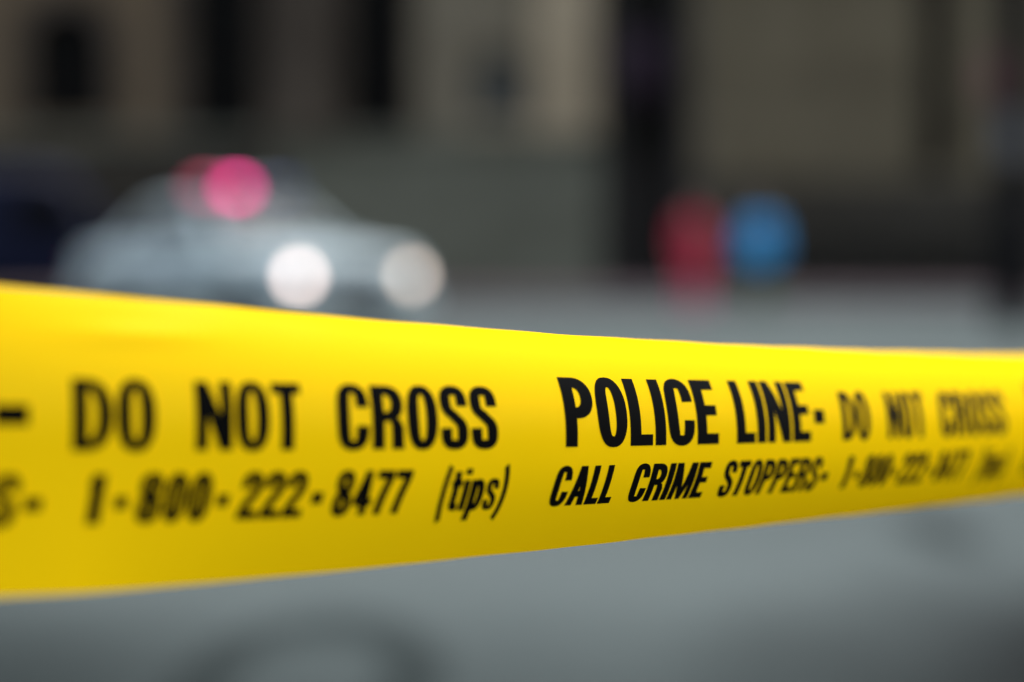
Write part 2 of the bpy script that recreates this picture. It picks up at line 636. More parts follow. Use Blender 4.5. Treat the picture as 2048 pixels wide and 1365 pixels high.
right = empty("sandstone_building", (0, YF, 0))
tag(right, "drab sandstone building with a deep dark doorway recess behind the two pedestrians", "building")
XP0, XP1 = XR + .12, fx(1392)
XE = 32.0
slot = rect(fx(1838), fx(1905), fz(345), 11.0)
slot2 = rect(fx(2150), fx(2330), fz(330), 11.0)
facade("wall", M['stone_right'], rect(XP1, XE, fz(360), TOP), [slot, slot2], 0.0, 0.7, right)
window(slot, 0.5, M['glass_dark'], right, 0, 5)
window(slot2, 0.5, M['glass_dark'], right, 1, 5)
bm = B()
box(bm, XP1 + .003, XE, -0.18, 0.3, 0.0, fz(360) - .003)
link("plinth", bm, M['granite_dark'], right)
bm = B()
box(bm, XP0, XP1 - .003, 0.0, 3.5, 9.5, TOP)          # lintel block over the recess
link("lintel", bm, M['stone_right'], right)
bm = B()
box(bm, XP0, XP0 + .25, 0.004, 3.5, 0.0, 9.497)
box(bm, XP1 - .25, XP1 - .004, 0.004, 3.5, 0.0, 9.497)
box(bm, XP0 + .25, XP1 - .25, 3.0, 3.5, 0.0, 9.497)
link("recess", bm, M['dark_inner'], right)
d = None
bm = B()
cx = (XP0 + XP1) / 2
for s in (-1, 1):
    box(bm, cx + min(s * .02, s * .78), cx + max(s * .02, s * .78), 2.86, 2.96, 0.02, 3.0)
    for k in range(3):
        box(bm, cx + min(s * .12, s * .68), cx + max(s * .12, s * .68), 2.82, 2.858, .25 + k * .92, 1.0 + k * .92)
d = link("door", bm, M['door_wood'], right, bevel=.01)
bm = B()
cyl(bm, (cx + .1, 2.78, 1.05), (cx + .1, 2.78, 1.35), .018, n=10)
link("handle", bm, M['chrome'], d)
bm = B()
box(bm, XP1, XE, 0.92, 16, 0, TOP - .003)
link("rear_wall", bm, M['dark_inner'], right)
bm = B()
box(bm, XP0, XE + .3, -0.6, 1.0, TOP + .003, TOP + .8)
link("cornice", bm, M['stone_right'], right, bevel=.1)

# plum banner hanging in the recess
bm = B()
bx0, bx1 = fx(1228), fx(1335)
bz0, bz1 = fz(195), fz(60)
for i in range(17):
    for j in range(2):
        pass
cols = []
for i in range(17):
    x = bx0 + (bx1 - bx0) * i / 16
    y = 0.8 + .05 * math.sin(i * 1.1)
    cols.append((bm.verts.new((x, y, bz0 + .05 * math.sin(i * .8))), bm.verts.new((x, y * .5 + .4, bz1))))
for p, q in zip(cols, cols[1:]):
    bm.faces.new((p[0], q[0], q[1], p[1]))
bn = empty("hanging_banner", (0, YF, 0))
tag(bn, "dim plum cloth banner hanging in the dark doorway recess", "banner")
o = link("cloth", bm, M['banner'], bn, smooth=True)
so = o.modifiers.new("solid", 'SOLIDIFY')
so.thickness = .012
bm = B()
cyl(bm, (XP0 + .25, 0.8, bz1), (XP1 - .25, 0.8, bz1), .03, n=12)
link("rail", bm, M['frame_dark'], bn)

# ------------------------------------------------------------------ hedge in front of the right building
hedge = empty("clipped_hedge", (fx(1790), 54.2, 0.14))
tag(hedge, "low dark clipped hedge against the foot of the sandstone building", "hedge")
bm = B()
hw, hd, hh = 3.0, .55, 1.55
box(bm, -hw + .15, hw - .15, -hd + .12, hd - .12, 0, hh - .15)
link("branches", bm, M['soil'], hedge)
bm = B()
rnd = random.Random(3)
for i in range(5200):
    face = rnd.random()
    x, y, z = rnd.uniform(-hw, hw), rnd.uniform(-hd, hd), rnd.uniform(.03, hh)
    if face < .55: y = -hd + abs(rnd.gauss(0, .07))
    elif face < .9: z = hh - abs(rnd.gauss(0, .08))
    else: x = rnd.choice((-hw, hw)) * (1 - abs(rnd.gauss(0, .02)))
    z += .06 * math.sin(x * 3.1) * (z / hh)
    p = Vector((x, y, max(z, .03)))
    u = Vector((rnd.gauss(0, 1), rnd.gauss(0, 1), rnd.gauss(0, 1))).normalized()
    w = u.orthogonal().normalized()
    l, b_ = rnd.uniform(.05, .09), rnd.uniform(.02, .035)
    vs = [bm.verts.new(p + u * l), bm.verts.new(p + w * b_), bm.verts.new(p - u * l), bm.verts.new(p - w * b_)]
    bm.faces.new(vs)
link("foliage", bm, M['leaf'], hedge)

# ------------------------------------------------------------------ utility pole at the right edge
pole = empty("utility_pole", (6.22, 30.0, 0))
tag(pole, "black tarred wooden utility pole at the right edge of the road", "pole")
bm = B()
prev = None
cyl(bm, (0, 0, -.3), (0, 0, 9.0), .27, .21, 24)
link("shaft", bm, M['wood_pole'], pole, smooth=False)
bm = B()
box(bm, -1.1, 1.1, -.30, -.19, 8.2, 8.34)
link("cross_arm", bm, M['wood_pole'], pole)
for z in (1.2, 1.9, 2.6):
    bm = B()
    lathe(bm, [(.272 - z * .0065, z), (.28 - z * .0065, z + .005), (.28 - z * .0065, z + .035), (.272 - z * .0065, z + .04)], (0, 0, 0), 'Z')
    link("strap", bm, M['frame_dark'], pole)
bm = B()
box(bm, -.26, .10, -.300, -.274, 2.12, 2.62)
s = link("notice_plate", bm, M['sign_pale'], pole, bevel=.01)
s["label"] = "pale grey notice plate"
bm = B()
box(bm, -.50, -.20, -.300, -.274, 2.85, 3.35)
s = link("notice_plate", bm, M['sign_red'], pole, bevel=.01)
s["label"] = "faded red notice plate"


# ------------------------------------------------------------------ vehicles
def lerp(a, b, t): return a + (b - a) * t


def loft_body(stations, m, parent, name="body"):
    """stations: (x, z_bottom, z_waist, z_top, half_width)"""
    bm = B()
    rings = []
    for x, zb, zw, zt, w in stations:
        half = [(0, zb), (w * .80, zb), (w * .965, zb + (zw - zb) * .12), (w, zb + (zw - zb) * .45), (w * .985, zb + (zw - zb) * .82), (w * .955, zw), (w * .86, zw + (zt - zw) * .62), (w * .45, zw + (zt - zw) * .94), (0, zt)]
        ring = [bm.verts.new((x, y, z)) for y, z in half] + [bm.verts.new((x, -y, z)) for y, z in half[-2:0:-1]]
        rings.append(ring)
    k = len(rings[0])
    for a, b in zip(rings, rings[1:]):
        for i in range(k):
            bm.faces.new((a[i], a[(i + 1) % k], b[(i + 1) % k], b[i]))
    bm.faces.new(rings[0][::-1])
    bm.faces.new(rings[-1])
    bmesh.ops.recalc_face_normals(bm, faces=bm.faces)
    return link(name, bm, m, parent, smooth=True, sub=1)


def wheel(parent, x, y, r, s):
    w = B()
    tw = .11
    lathe(w, [(r * .62, y - tw), (r * .9, y - tw), (r, y - tw * .6), (r, y + tw * .6), (r * .9, y + tw), (r * .62, y + tw)], (x, 0, r), 'Y', 30)
    t = link("wheel", w, M['rubber'], parent, smooth=True)
    w = B()
    o = y + s * tw
    lathe(w, [(.001, o - s * .03), (r * .18, o - s * .02), (r * .2, o - s * .05), (r * .5, o - s * .05), (r * .6, o - s * .01), (r * .635, o - s * .02), (r * .635, o - s * .09)], (x, 0, r), 'Y', 30)
    for k in range(5):
        an = 2 * math.pi * k / 5
        c, q = math.cos(an), math.sin(an)
        cyl(w, (x + c * r * .15, o - s * .03, r + q * r * .15), (x + c * r * .6, o - s * .02, r + q * r * .6), .035, .028, 8)
    link("rim", w, M['rim'], t, smooth=False)
    return t


def panel(name, quad, m, parent, nx=6, nz=4, off=.006, thick=.008, bulge=0.0):
    """curved glass-like panel over four corner points (a,b bottom; c,d top), pushed out along its normal"""
    a, b, c, d = [Vector(p) for p in quad]
    nrm = (b - a).cross(d - a).normalized()
    bm = B()
    g = []
    for j in range(nz + 1):
        row = []
        for i in range(nx + 1):
            u, v = i / nx, j / nz
            p = a.lerp(b, u).lerp(d.lerp(c, u), v) + nrm * (off + bulge * (4 * u * (1 - u)))
            row.append(bm.verts.new(p))
        g.append(row)
    for j in range(nz):
        for i in range(nx):
            bm.faces.new((g[j][i], g[j][i + 1], g[j + 1][i + 1], g[j + 1][i]))
    o = link(name, bm, m, parent, smooth=True)
    s = o.modifiers.new("solid", 'SOLIDIFY')
    s.thickness = thick
    s.offset = 1
    return o


def arch_z(x, wx, r, z):
    d = abs(x - wx)
    return max(z, math.sqrt(r * r - d * d) + .30) if d < r else z


def sedan_stations(L, W, hood, deck):
    out = []
    h = L / 2
    xs = [-h, -h + .06, -h + .25, -h + .55] + [(-h + .55) + (L - 1.1) * i / 44 for i in range(1, 44)] + [h - .55, h - .28, h - .08, h]
    for x in xs:
        t = x / h
        wd = W / 2 * (1 - .10 * max(0, abs(t) - .62) / .38 - (.10 if abs(t) > .985 else 0) - (.05 if abs(t) > .9 else 0) * (abs(t) - .9) * 10)
        zt = lerp(deck, hood, (t + 1) / 2)
        zt -= .075 * max(0, t - .55) ** 1.4 / .45 ** 1.4 + .04 * max(0, -t - .75) / .25
        zb = .24 + (.05 if abs(t) > .93 else 0)
        for wx in (h - .98, -h + 1.08):
            zb = max(zb, arch_z(x, wx, .385, zb))
        if abs(t) > .995: zt -= .10; zb += .06
        zw = zt - .10
        out.append((x, min(zb, zw - .08), zw, zt, wd))
    return out


def police_sedan(loc, rz):
    c = empty("police_car", loc, rz)
    tag(c, "white police sedan with headlights on and red roof lights lit beyond the tape", "police car")
    L, W = 5.45, 1.98
    h = L / 2
    loft_body(sedan_stations(L, W, 1.03, 1.05), M['car_white'], c)
    # cabin
    zb, zt = .96, 1.56
    lv = []
    for k in range(6):
        t = k / 5
        te = t ** 1.15
        lv.append((lerp(zb, zt - .05, t), lerp(1.12, .30, te), lerp(-1.72, -.92, te), lerp(.865, .64, te)))
    lv.append((zt - .012, .18, -.80, .55))
    lv.append((zt, -.02, -.60, .36))
    bm = B()
    rings = []
    for z, xf, xr, w in lv:
        bow = .10
        pts = [(xf + bow * .0, -w), (xf + bow * .75, -w * .5), (xf + bow, 0), (xf + bow * .75, w * .5), (xf, w)]
        pts += [(lerp(xf, xr, q), w + .01) for q in (.25, .5, .75)]
        pts += [(xr, w), (xr - bow * .5, w * .5), (xr - bow * .6, 0), (xr - bow * .5, -w * .5), (xr, -w)]
        pts += [(lerp(xr, xf, q), -w - .01) for q in (.25, .5, .75)]
        rings.append([bm.verts.new((x, y, z)) for x, y in pts])
    k = len(rings[0])
    for a, b in zip(rings, rings[1:]):
        for i in range(k):
            bm.faces.new((a[i], a[(i + 1) % k], b[(i + 1) % k], b[i]))
    bm.faces.new(rings[-1])
    bmesh.ops.recalc_face_normals(bm, faces=bm.faces)
    link("roof", bm, M['car_white'], c, smooth=True)

    def at(t, front=True, inset=0.0):
        te = t ** 1.15
        z = lerp(zb, zt - .05, t)
        return (lerp(1.12, .30, te) if front else lerp(-1.72, -.92, te)), lerp(.865, .64, te), z
    # windscreen, rear window
    x0, w0, z0 = at(.14)
    x1, w1, z1 = at(.93)
    panel("windscreen", [(x0, -w0 + .05, z0), (x0, w0 - .05, z0), (x1, w1 - .06, z1), (x1, -w1 + .06, z1)], M['car_glass'], c, 8, 5, .006, bulge=.10)
    x0, w0, z0 = at(.16, False)
    x1, w1, z1 = at(.92, False)
    panel("rear_window", [(x0, w0 - .05, z0), (x0, -w0 + .05, z0), (x1, -w1 + .06, z1), (x1, w1 - .06, z1)], M['car_glass'], c, 8, 5, .006, bulge=.06)
    # side windows with pillars between
    for s in (-1, 1):
        for (f0, f1) in ((.06, .47), (.52, .90)):
            pts = []
            for t in (.16, .90):
                xf, w, z = at(t)
                xr = at(t, False)[0]
                pts.append([(lerp(xf, xr, f), s * (w + .012), z) for f in (f0, f1)])
            q = [pts[0][0], pts[0][1], pts[1][1], pts[1][0]]
            if s > 0: q = [q[1], q[0], q[3], q[2]]
            if s < 0: q = [q[1], q[0], q[3], q[2]][::1]
            a_, b_, c_, d_ = [Vector(p) for p in q]
            if (b_ - a_).cross(d_ - a_).y * s < 0:
                q = [q[1], q[0], q[3], q[2]]
            panel("side_window", q, M['car_glass'], c, 5, 4, .006)
        # doors: seams as slightly proud skins with handle
        for (xa, xb) in ((-.02, 1.0), (-1.02, -.05)):
            bm = B()
            yy = s * (W / 2 + .004)
            q = []
            for zz, ky in ((.36, .968), (.62, 1.0), (.80, .985), (.87, .955)):
                q.append([bm.verts.new((xx, s * (W / 2 * ky + .006), zz)) for xx in (xa, (xa + xb) / 2, xb)])
            for r0, r1 in zip(q, q[1:]):
                for i in range(2): bm.faces.new((r0[i], r0[i + 1], r1[i + 1], r1[i]))
            dr = link("door", bm, M['car_white'], c, smooth=True)
            m_ = dr.modifiers.new("solid", 'SOLIDIFY')
            m_.thickness = .006
            m_.offset = 0
            bm = B()
            box(bm, xa + .06, xa + .22, yy - .012, yy + .022, .79, .815)
            link("handle", bm, M['trim'], dr, bevel=.006)
        bm = B()
        box(bm, -1.18, 1.26, s * (W / 2) - .004 if s > 0 else s * (W / 2) - .012, s * (W / 2) + .012 if s > 0 else s * (W / 2) + .004, .50, .58)
        st = link("side_stripe", bm, M['stripe'], c)
        bm = B()
        box(bm, .74, .86, s * .93 if s > 0 else -1.14, 1.14 if s > 0 else s * .93, .93, 1.07)
        link("mirror", bm, M['car_white'], c, bevel=.03)
        for wx in (h - .98, -h + 1.08):
            wheel(c, wx, s * .80, .335, s)
        # headlights
        hl = B()
        cy = s * .70
        lathe(hl, [(.001, h + .030), (.055, h + .026), (.078, h + .010), (.082, h - .05)], (0, cy, .70), 'X', 24)
        bulb = link("headlight", hl, M['head_lit'] if s < 0 else M['head_dim'], c, smooth=True)
        bulb["label"] = "bright lit headlight" if s < 0 else "dimmer lit headlight"
        hl = B()
        box(hl, h - .12, h - .012, min(s * .48, s * .86), max(s * .48, s * .86), .615, .785)
        link("lamp_housing", hl, M['clear_lens'], bulb, bevel=.03)
        tl = B()
        box(tl, -h - .01, -h + .10, min(s * .55, s * .84), max(s * .55, s * .84), .70, .86)
        link("tail_light", tl, M['tail'], c, bevel=.02)
    g = B()
    box(g, h - .10, h + .004, -.44, .44, .60, .78)
    gr = link("grille", g, M['trim'], c, bevel=.015)
    g = B()
    for k in range(5):
        z = .625 + k * .033
        box(g, h + .005, h + .016, -.42, .42, z, z + .012)
    link("grille_bar", g, M['chrome'], gr)
    g = B()
    box(g, h - .18, h + .05, -.90, .90, .34, .53)
    link("front_bumper", g, M['car_white'], c, bevel=.05)
    g = B()
    box(g, -h - .05, -h + .15, -.90, .90, .36, .58)
    link("rear_bumper", g, M['car_white'], c, bevel=.05)
    g = B()
    box(g, h + .052, h + .062, -.15, .15, .39, .49)
    link("licence_plate", g, M['plate'], c)
    g = B()
    for yy in (-.36, .36):
        box(g, h + .066, h + .12, yy - .03, yy + .03, .36, .80)
    box(g, h + .07, h + .115, -.33, .33, .68, .74)
    box(g, h + .07, h + .115, -.33, .33, .52, .57)
    link("push_bar", g, M['trim'], c, bevel=.01)
    g = B()
    box(g, .18, .20, -.5, .5, 1.0, 1.05)
    g.free()
    # roof light bar
    lx = .16
    g = B()
    box(g, lx - .13, lx + .13, -.62, .62, zt + .035, zt + .085)
    for yy in (-.48, .48):
        box(g, lx - .05, lx + .05, yy - .04, yy + .04, zt - .03, zt + .036)
    lb = link("light_bar", g, M['trim'], c, bevel=.01)
    for y0, y1, mm, lab in ((-.62, -.42, 'red_dim', "dim red lens"), (-.40, -.24, 'clear_lens', "clear lens"), (-.22, -.03, 'red_lit', "bright red lens"),
                            (-.01, .33, 'clear_lens', "clear lens"), (.35, .60, 'blue_lens', "unlit blue lens")):
        g = B()
        hgt = .10
        box(g, lx - .09, lx + .09, y0, y1, zt + .087, zt + .087 + hgt)
        q = link("lens", g, M[mm], lb, bevel=.03)
        q["label"] = lab
    g = B()
    cyl(g, (-1.0, .25, zt - .05), (-1.25, .25, zt + .5), .006, .003, 8)
    link("antenna", g, M['trim'], c)
    return c


CAR_D = 26.0
front = Vector(((713 - 1024) / FPX * CAR_D, CAR_D, 0))
yaw = R(34.0)
fwd = Vector((math.sin(yaw), -math.cos(yaw), 0))
pos = front - fwd * 2.725
police_sedan(pos, math.atan2(fwd.y, fwd.x))


def dark_van(loc, rz):
    c = empty("parked_van", loc, rz)
    tag(c, "dark blue panel van parked along the kerb behind the police car", "van")
    L, W, H = 5.0, 1.95, 2.35
    h = L / 2
    st = []
    for i in range(46):
        x = -h + L * i / 45
        t = x / h
        if x > 1.95: zt = lerp(1.18, 1.05, (x - 1.95) / (h - 1.95))
        elif x > 1.05: zt = lerp(H - .12, 1.18, ((x - 1.05) / .9) ** .9)
        elif x > .6: zt = lerp(H, H - .12, (x - .6) / .45)
        else: zt = H - .06 * max(0, -t - .8) / .2
        zb = .28
        for wx in (h - .9, -h + 1.0):
            zb = max(zb, arch_z(x, wx, .40, zb))
        wd = W / 2 * (1 - .08 * max(0, abs(t) - .9) / .1)
        st.append((x, zb, zt - .12, zt, wd))
    loft_body(st, M['car_blue'], c)
    panel("windscreen", [(1.93, -.80, 1.22), (1.93, .80, 1.22), (1.12, .74, 2.17), (1.12, -.74, 2.17)], M['glass_dark'], c, 6, 4, .035)
    for s in (-1, 1):
        q = [(.15, s * .99, 1.30), (1.45, s * .99, 1.30), (.98, s * .97, 2.0), (.15, s * .97, 2.0)]
        if s > 0: q = [q[1], q[0], q[3], q[2]]
        panel("side_window", q, M['glass_dark'], c, 4, 3, .01)
        for wx in (h - .9, -h + 1.0):
            wheel(c, wx, s * .82, .35, s)
        g = B()
        box(g, h - .10, h + .012, min(s * .55, s * .88), max(s * .55, s * .88), .72, .92)
        link("headlight", g, M['clear_lens'], c, bevel=.03)
        g = B()
        box(g, 1.35, 1.5, min(s * .98, s * 1.2), max(s * .98, s * 1.2), 1.25, 1.55)
        link("mirror", g, M['trim'], c, bevel=.03)
        g = B()
        box(g, -h - .012, -h + .1, min(s * .78, s * .9), max(s * .78, s * .9), .8, 1.2)
        link("tail_light", g, M['tail'], c, bevel=.02)
    g = B()
    box(g, h - .2, h + .05, -.92, .92, .38, .62)
    link("front_bumper", g, M['trim'], c, bevel=.04)
    g = B()
    box(g, h - .05, h + .01, -.5, .5, .70, .90)
    link("grille", g, M['trim'], c, bevel=.02)
    return c


dark_van((-8.4, 40.6, 0), R(3))


# ------------------------------------------------------------------ people
def skin_mesh(name, verts, edges, radii, m, parent, root=0, sub=2, relax=0):
    me = bpy.data.meshes.new(name)
    me.from_pydata(verts, edges, [])
    o = bpy.data.objects.new(name, me)
    COL.objects.link(o)
    sk = o.modifiers.new("skin", 'SKIN')
    sk.use_smooth_shade = True
    for i, r in enumerate(radii):
        d_ = me.skin_vertices[0].data[i]
        d_.radius = r if isinstance(r, tuple) else (r, r)
        d_.use_root = (i == root)
    ss = o.modifiers.new("sub", 'SUBSURF')
    ss.levels = sub
    ss.render_levels = sub
    dg = bpy.context.evaluated_depsgraph_get()
    new = bpy.data.meshes.new_from_object(o.evaluated_get(dg))
    for mod in list(o.modifiers): o.modifiers.remove(mod)
    o.data = new
    bpy.data.meshes.remove(me)
    new.materials.clear()
    new.materials.append(m)
    if relax:
        bm = B()
        bm.from_mesh(new)
        for _ in range(relax):
            bmesh.ops.smooth_vert(bm, verts=bm.verts, factor=.5, use_axis_x=True, use_axis_y=True, use_axis_z=True)
        bm.to_mesh(new)
        bm.free()
    for p in new.polygons: p.use_smooth = True
    if parent: o.parent = parent
    return o


def fuse(name, bm, m, parent):
    """fuse overlapping tubes into one surface and soften it"""
    o = link(name, bm, m, parent)
    rm = o.modifiers.new("remesh", 'REMESH')
    rm.mode = 'VOXEL'
    rm.voxel_size = .016
    sm = o.modifiers.new("smooth", 'SMOOTH')
    sm.iterations = 6
    dg = bpy.context.evaluated_depsgraph_get()
    new = bpy.data.meshes.new_from_object(o.evaluated_get(dg))
    for mod in list(o.modifiers): o.modifiers.remove(mod)
    old = o.data
    o.data = new
    bpy.data.meshes.remove(old)
    new.materials.clear()
    new.materials.append(m)
    for p in new.polygons: p.use_smooth = True
    return o


def person(loc, rz, label, skin, coat_m, leg_m, long_coat, stride, bulk, hair_long):
    P = empty("person", loc, rz)
    tag(P, label, "person", "pedestrians standing on the far side of the road")
    V, E, Rr = [], [], []

    def v(p, r, link_to=None):
        V.append(p)
        Rr.append(r)
        if link_to is not None: E.append((link_to, len(V) - 1))
        return len(V) - 1
    J = {}
    J['pel'] = v((0, 0, .95), (.125, .10))
    J['wai'] = v((0, 0, 1.10), (.115, .09), J['pel'])
    J['che'] = v((0, .0, 1.30), (.145, .11), J['wai'])
    J['nek'] = v((0, .0, 1.46), (.055, .055), J['che'])
    J['chin'] = v((0, -.012, 1.535), (.052, .06), J['nek'])
    J['head'] = v((0, -.018, 1.62), (.076, .095), J['chin'])
    J['top'] = v((0, -.005, 1.70), (.06, .075), J['head'])
    v((0, -.125, 1.605), (.012, .014), J['head'])                      # nose
    for s in (-1, 1):
        v((s * .088, .005, 1.61), (.012, .022), J['head'])             # ears
        f = stride * s
        k = {}
        k['hip'] = v((s * .095, 0, .88), .088, J['pel'])
        k['kne'] = v((s * .10, -f * .45 - .015, .50), .058, k['hip'])
        k['cal'] = v((s * .10, -f * .7 + .01, .33), .052, k['kne'])
        k['ank'] = v((s * .10, -f + .02, .095), .036, k['cal'])
        k['toe'] = v((s * .115, -f - .14, .04), .032, k['ank'])
        k['sho'] = v((s * .175, 0, 1.41), .058, J['che'])
        k['elb'] = v((s * .245, .02 + f * .3, 1.13), .040, k['sho'])
        k['wri'] = v((s * .265, -.05 + f * .6, .90), .026, k['elb'])
        k['pal'] = v((s * .268, -.065 + f * .65, .835), (.018, .034), k['wri'])
        for i, (dy, ln) in enumerate(((-.028, .062), (-.010, .072), (.009, .068), (.026, .054))):
            a_ = v((s * .272, -.065 + f * .65 + dy, .79), .0095, k['pal'])
            b_ = v((s * .266, -.070 + f * .65 + dy, .79 - ln * .5), .0088, a_)
            v((s * .252, -.076 + f * .65 + dy, .79 - ln * .92), .0075, b_)
        a_ = v((s * .258, -.105 + f * .65, .838), .0105, k['pal'])
        v((s * .248, -.125 + f * .65, .795), .0085, a_)
        J[s] = k
    body = skin_mesh("body", V, E, Rr, skin, P)
    # coat or jacket: torso and sleeves fused into one cloth surface
    g = bulk
    hem = .40 if long_coat else .80
    rings = [(hem, .20 if long_coat else .165, .165 if long_coat else .135), (lerp(hem, 1.0, .5), .185 if long_coat else .168, .15 if long_coat else .138),
             (1.0, .165, .135), (1.12, .155, .128), (1.27, .172, .138), (1.37, .168, .125), (1.425, .125, .10), (1.465, .075, .075), (1.50, .066, .068)]
    bm = B()

    def tube(cs):
        prev = None
        for k_, (c_, rx, ry) in enumerate(cs):
            ring = [bm.verts.new((c_[0] + rx * math.cos(q * math.pi / 12), c_[1] + ry * math.sin(q * math.pi / 12), c_[2])) for q in range(24)]
            if prev:
                for q in range(24): bm.faces.new((prev[q], prev[(q + 1) % 24], ring[(q + 1) % 24], ring[q]))
            else: bm.faces.new(ring[::-1])
            prev = ring
        bm.faces.new(prev)
    tube([((0, 0, z), rx * (g if z < 1.44 else 1), ry * (g if z < 1.44 else 1)) for z, rx, ry in rings])
    for s in (-1, 1):
        f = stride * s
        tube([((s * .275, -.05 + f * .57, .92), .047 * g, .05 * g), ((s * .265, -.02 + f * .45, 1.02), .054 * g, .056 * g), ((s * .252, .015 + f * .3, 1.13), .06 * g, .06 * g),
              ((s * .225, .01 + f * .1, 1.27), .068 * g, .07 * g), ((s * .195, 0, 1.40), .082 * g, .082 * g), ((s * .175, 0, 1.455), .068 * g, .074 * g), ((s * .07, 0, 1.485), .055 * g, .060 * g)])
    bmesh.ops.recalc_face_normals(bm, faces=bm.faces)
    fuse("coat" if long_coat else "jacket", bm, coat_m, P)
    # trousers
    bm = B()
    tube([((0, 0, .80), .135, .11), ((0, 0, .90), .15, .12), ((0, 0, 1.0), .14, .115)])
    for s in (-1, 1):
        f = stride * s
        tube([((s * .10, -f + .02, .075), .062, .068), ((s * .10, -f * .75 + .01, .30), .068, .074), ((s * .10, -f * .45 - .012, .50), .076, .08), ((s * .095, -f * .15, .70), .09, .095), ((s * .08, 0, .86), .085, .105)])
    bmesh.ops.recalc_face_normals(bm, faces=bm.faces)
    fuse("trousers", bm, leg_m, P)

    def w(p, r, to=None):
        cv.append(p)
        cr.append(r)
        if to is not None: ce.append((to, len(cv) - 1))
        return len(cv) - 1
    for s in (-1, 1):
        f = stride * s
        cv, ce, cr = [], [], []
        a0 = w((s * .10, -f + .045, .07), (.045, .05))
        a1 = w((s * .106, -f - .05, .055), (.048, .042), a0)
        w((s * .116, -f - .165, .042), (.042, .03), a1)
        skin_mesh("shoe", cv, ce, cr, M['shoe'], P)
        bm = B()
        bmesh.ops.create_uvsphere(bm, u_segments=10, v_segments=8, radius=.012)
        bmesh.ops.translate(bm, verts=bm.verts, vec=(s * .032, -.104, 1.628))
        link("eye", bm, M['eye'], P, smooth=True)
    # hair
    bm = B()
    bmesh.ops.create_uvsphere(bm, u_segments=24, v_segments=16, radius=1.0)
    for q in bm.verts:
        x, y, z = q.co
        q.co = Vector((x * .092, y * .112 + .012, 1.655 + z * .098))
    kill = [q for q in bm.verts if (q.co.y < -.055 and q.co.z < 1.665) or q.co.z < 1.60]
    bmesh.ops.delete(bm, geom=kill, context='VERTS')
    if hair_long:
        edge = [e_ for e_ in bm.edges if len(e_.link_faces) == 1 and all(q.co.y > -.04 for q in e_.verts)]
        ret = bmesh.ops.extrude_edge_only(bm, edges=edge)
        for q in [x for x in ret['geom'] if isinstance(x, bmesh.types.BMVert)]:
            q.co.z -= .15
            q.co.x *= .95
    ho = link("hair", bm, M['hair'], P, smooth=True)
    so_ = ho.modifiers.new("solid", 'SOLIDIFY')
    so_.thickness = .012
    bm = None
    return P


PD = 37.5
person(((1388 - 1024) / FPX * PD, PD, -.012), R(20), "person in a long red coat standing left of the one in blue", M['skin'], M['red_cloth'], M['pink_cloth'], True, .05, 1.04, True)
person(((1522 - 1024) / FPX * PD, PD + .3, -.012), R(-25), "person in a bright blue padded jacket and dark green trousers", M['skin_b'], M['blue_cloth'], M['green_cloth'], False, .12, 1.3, False)

# ------------------------------------------------------------------ the tape
A1, A2, YC = -.262, -.039, .703
V0, VW, CURL = .035, .076, 1.3
BASE = np.polyfit([-200, 175, 970, 1130, 1415, 1590, 1690, 2000, 2250], [903, 901, 897, 895, 889, 884, 880, 868, 856], 3)
PB = (-12.25, 38.08, 41.80)
PT = (-9.97, 21.89, 61.87)
_t = np.linspace(-150, 2250, 481)
_q = (_t - 1024) / 1024
_D = YC / (1 + A1 * _q + A2 * _q * _q)
_x = (_t - 1024) / FPX * _D
_u = -(np.polyval(BASE, _t) - 682.5) / FPX * _D
cp, sp = math.cos(PITCH), math.sin(PITCH)
LINE = np.stack([_x, _D * cp + _u * sp, CAM_Z - _D * sp + _u * cp], axis=1)     # the printed line's course through the air
SS = np.concatenate([[0], np.cumsum(np.linalg.norm(np.diff(LINE, axis=0), axis=1))])
SS -= np.interp(1024, _t, SS)


def tape_point(s, v, off=0.0):
    """s along the tape, v up from its lower edge, both in metres"""
    s = np.asarray(s, float)
    v = np.asarray(v, float) - V0
    sc = np.clip(s, SS[0], SS[-1])

    def course(k): return np.stack([np.interp(k, SS, LINE[:, i]) for i in range(3)], axis=-1)
    eps = .006
    T = course(np.clip(sc + eps, SS[0], SS[-1])) - course(np.clip(sc - eps, SS[0], SS[-1]))
    T /= np.linalg.norm(T, axis=-1)[..., None]
    C = course(sc) + T * (s - sc)[..., None]
    U = np.array([0, 0, 1.0]) - T * T[..., 2:3]
    U /= np.linalg.norm(U, axis=-1)[..., None]
    N = np.cross(T, U)
    w = np.clip((np.interp(sc, SS, _t) - 1024) / 1024, -1.05, 1.05)
    pb = np.radians(np.maximum(np.polyval(PB, w), 0))
    pt = np.radians(np.polyval(PT, w))
    a = np.abs(v)
    edge = np.where(v >= 0, pt, pb)                        # lean of the film at its edge
    half = np.where(v >= 0, VW - V0, V0)
    up, bk = np.zeros_like(a), np.zeros_like(a)
    KN = 24
    for i in range(KN):
        f = edge * ((i + .5) / KN * a / half) ** CURL
        up += np.cos(f) * a / KN
        bk += np.sin(f) * a / KN
    up *= np.sign(v)
    ph = edge * (a / half) ** CURL
    nu = np.where(v >= 0, np.sin(ph), -np.sin(ph))
    nrm = N * np.cos(ph)[..., None] + U * nu[..., None]
    # very slight slackness of the film, and one shallow lengthwise crease
    rip = .00009 * np.sin(s * 61 + v * 40) + .00007 * np.sin(s * 143 - v * 90 + 1.3)
    w_ = v + V0 - (.0645 + .012 * (s + .14))
    rip = rip + .0008 * np.exp(-(w_ / .0022) ** 2) * np.exp(-((s + .135) / .022) ** 2)
    return C + U * up[..., None] - N * bk[..., None] + nrm * (off + rip)[..., None]


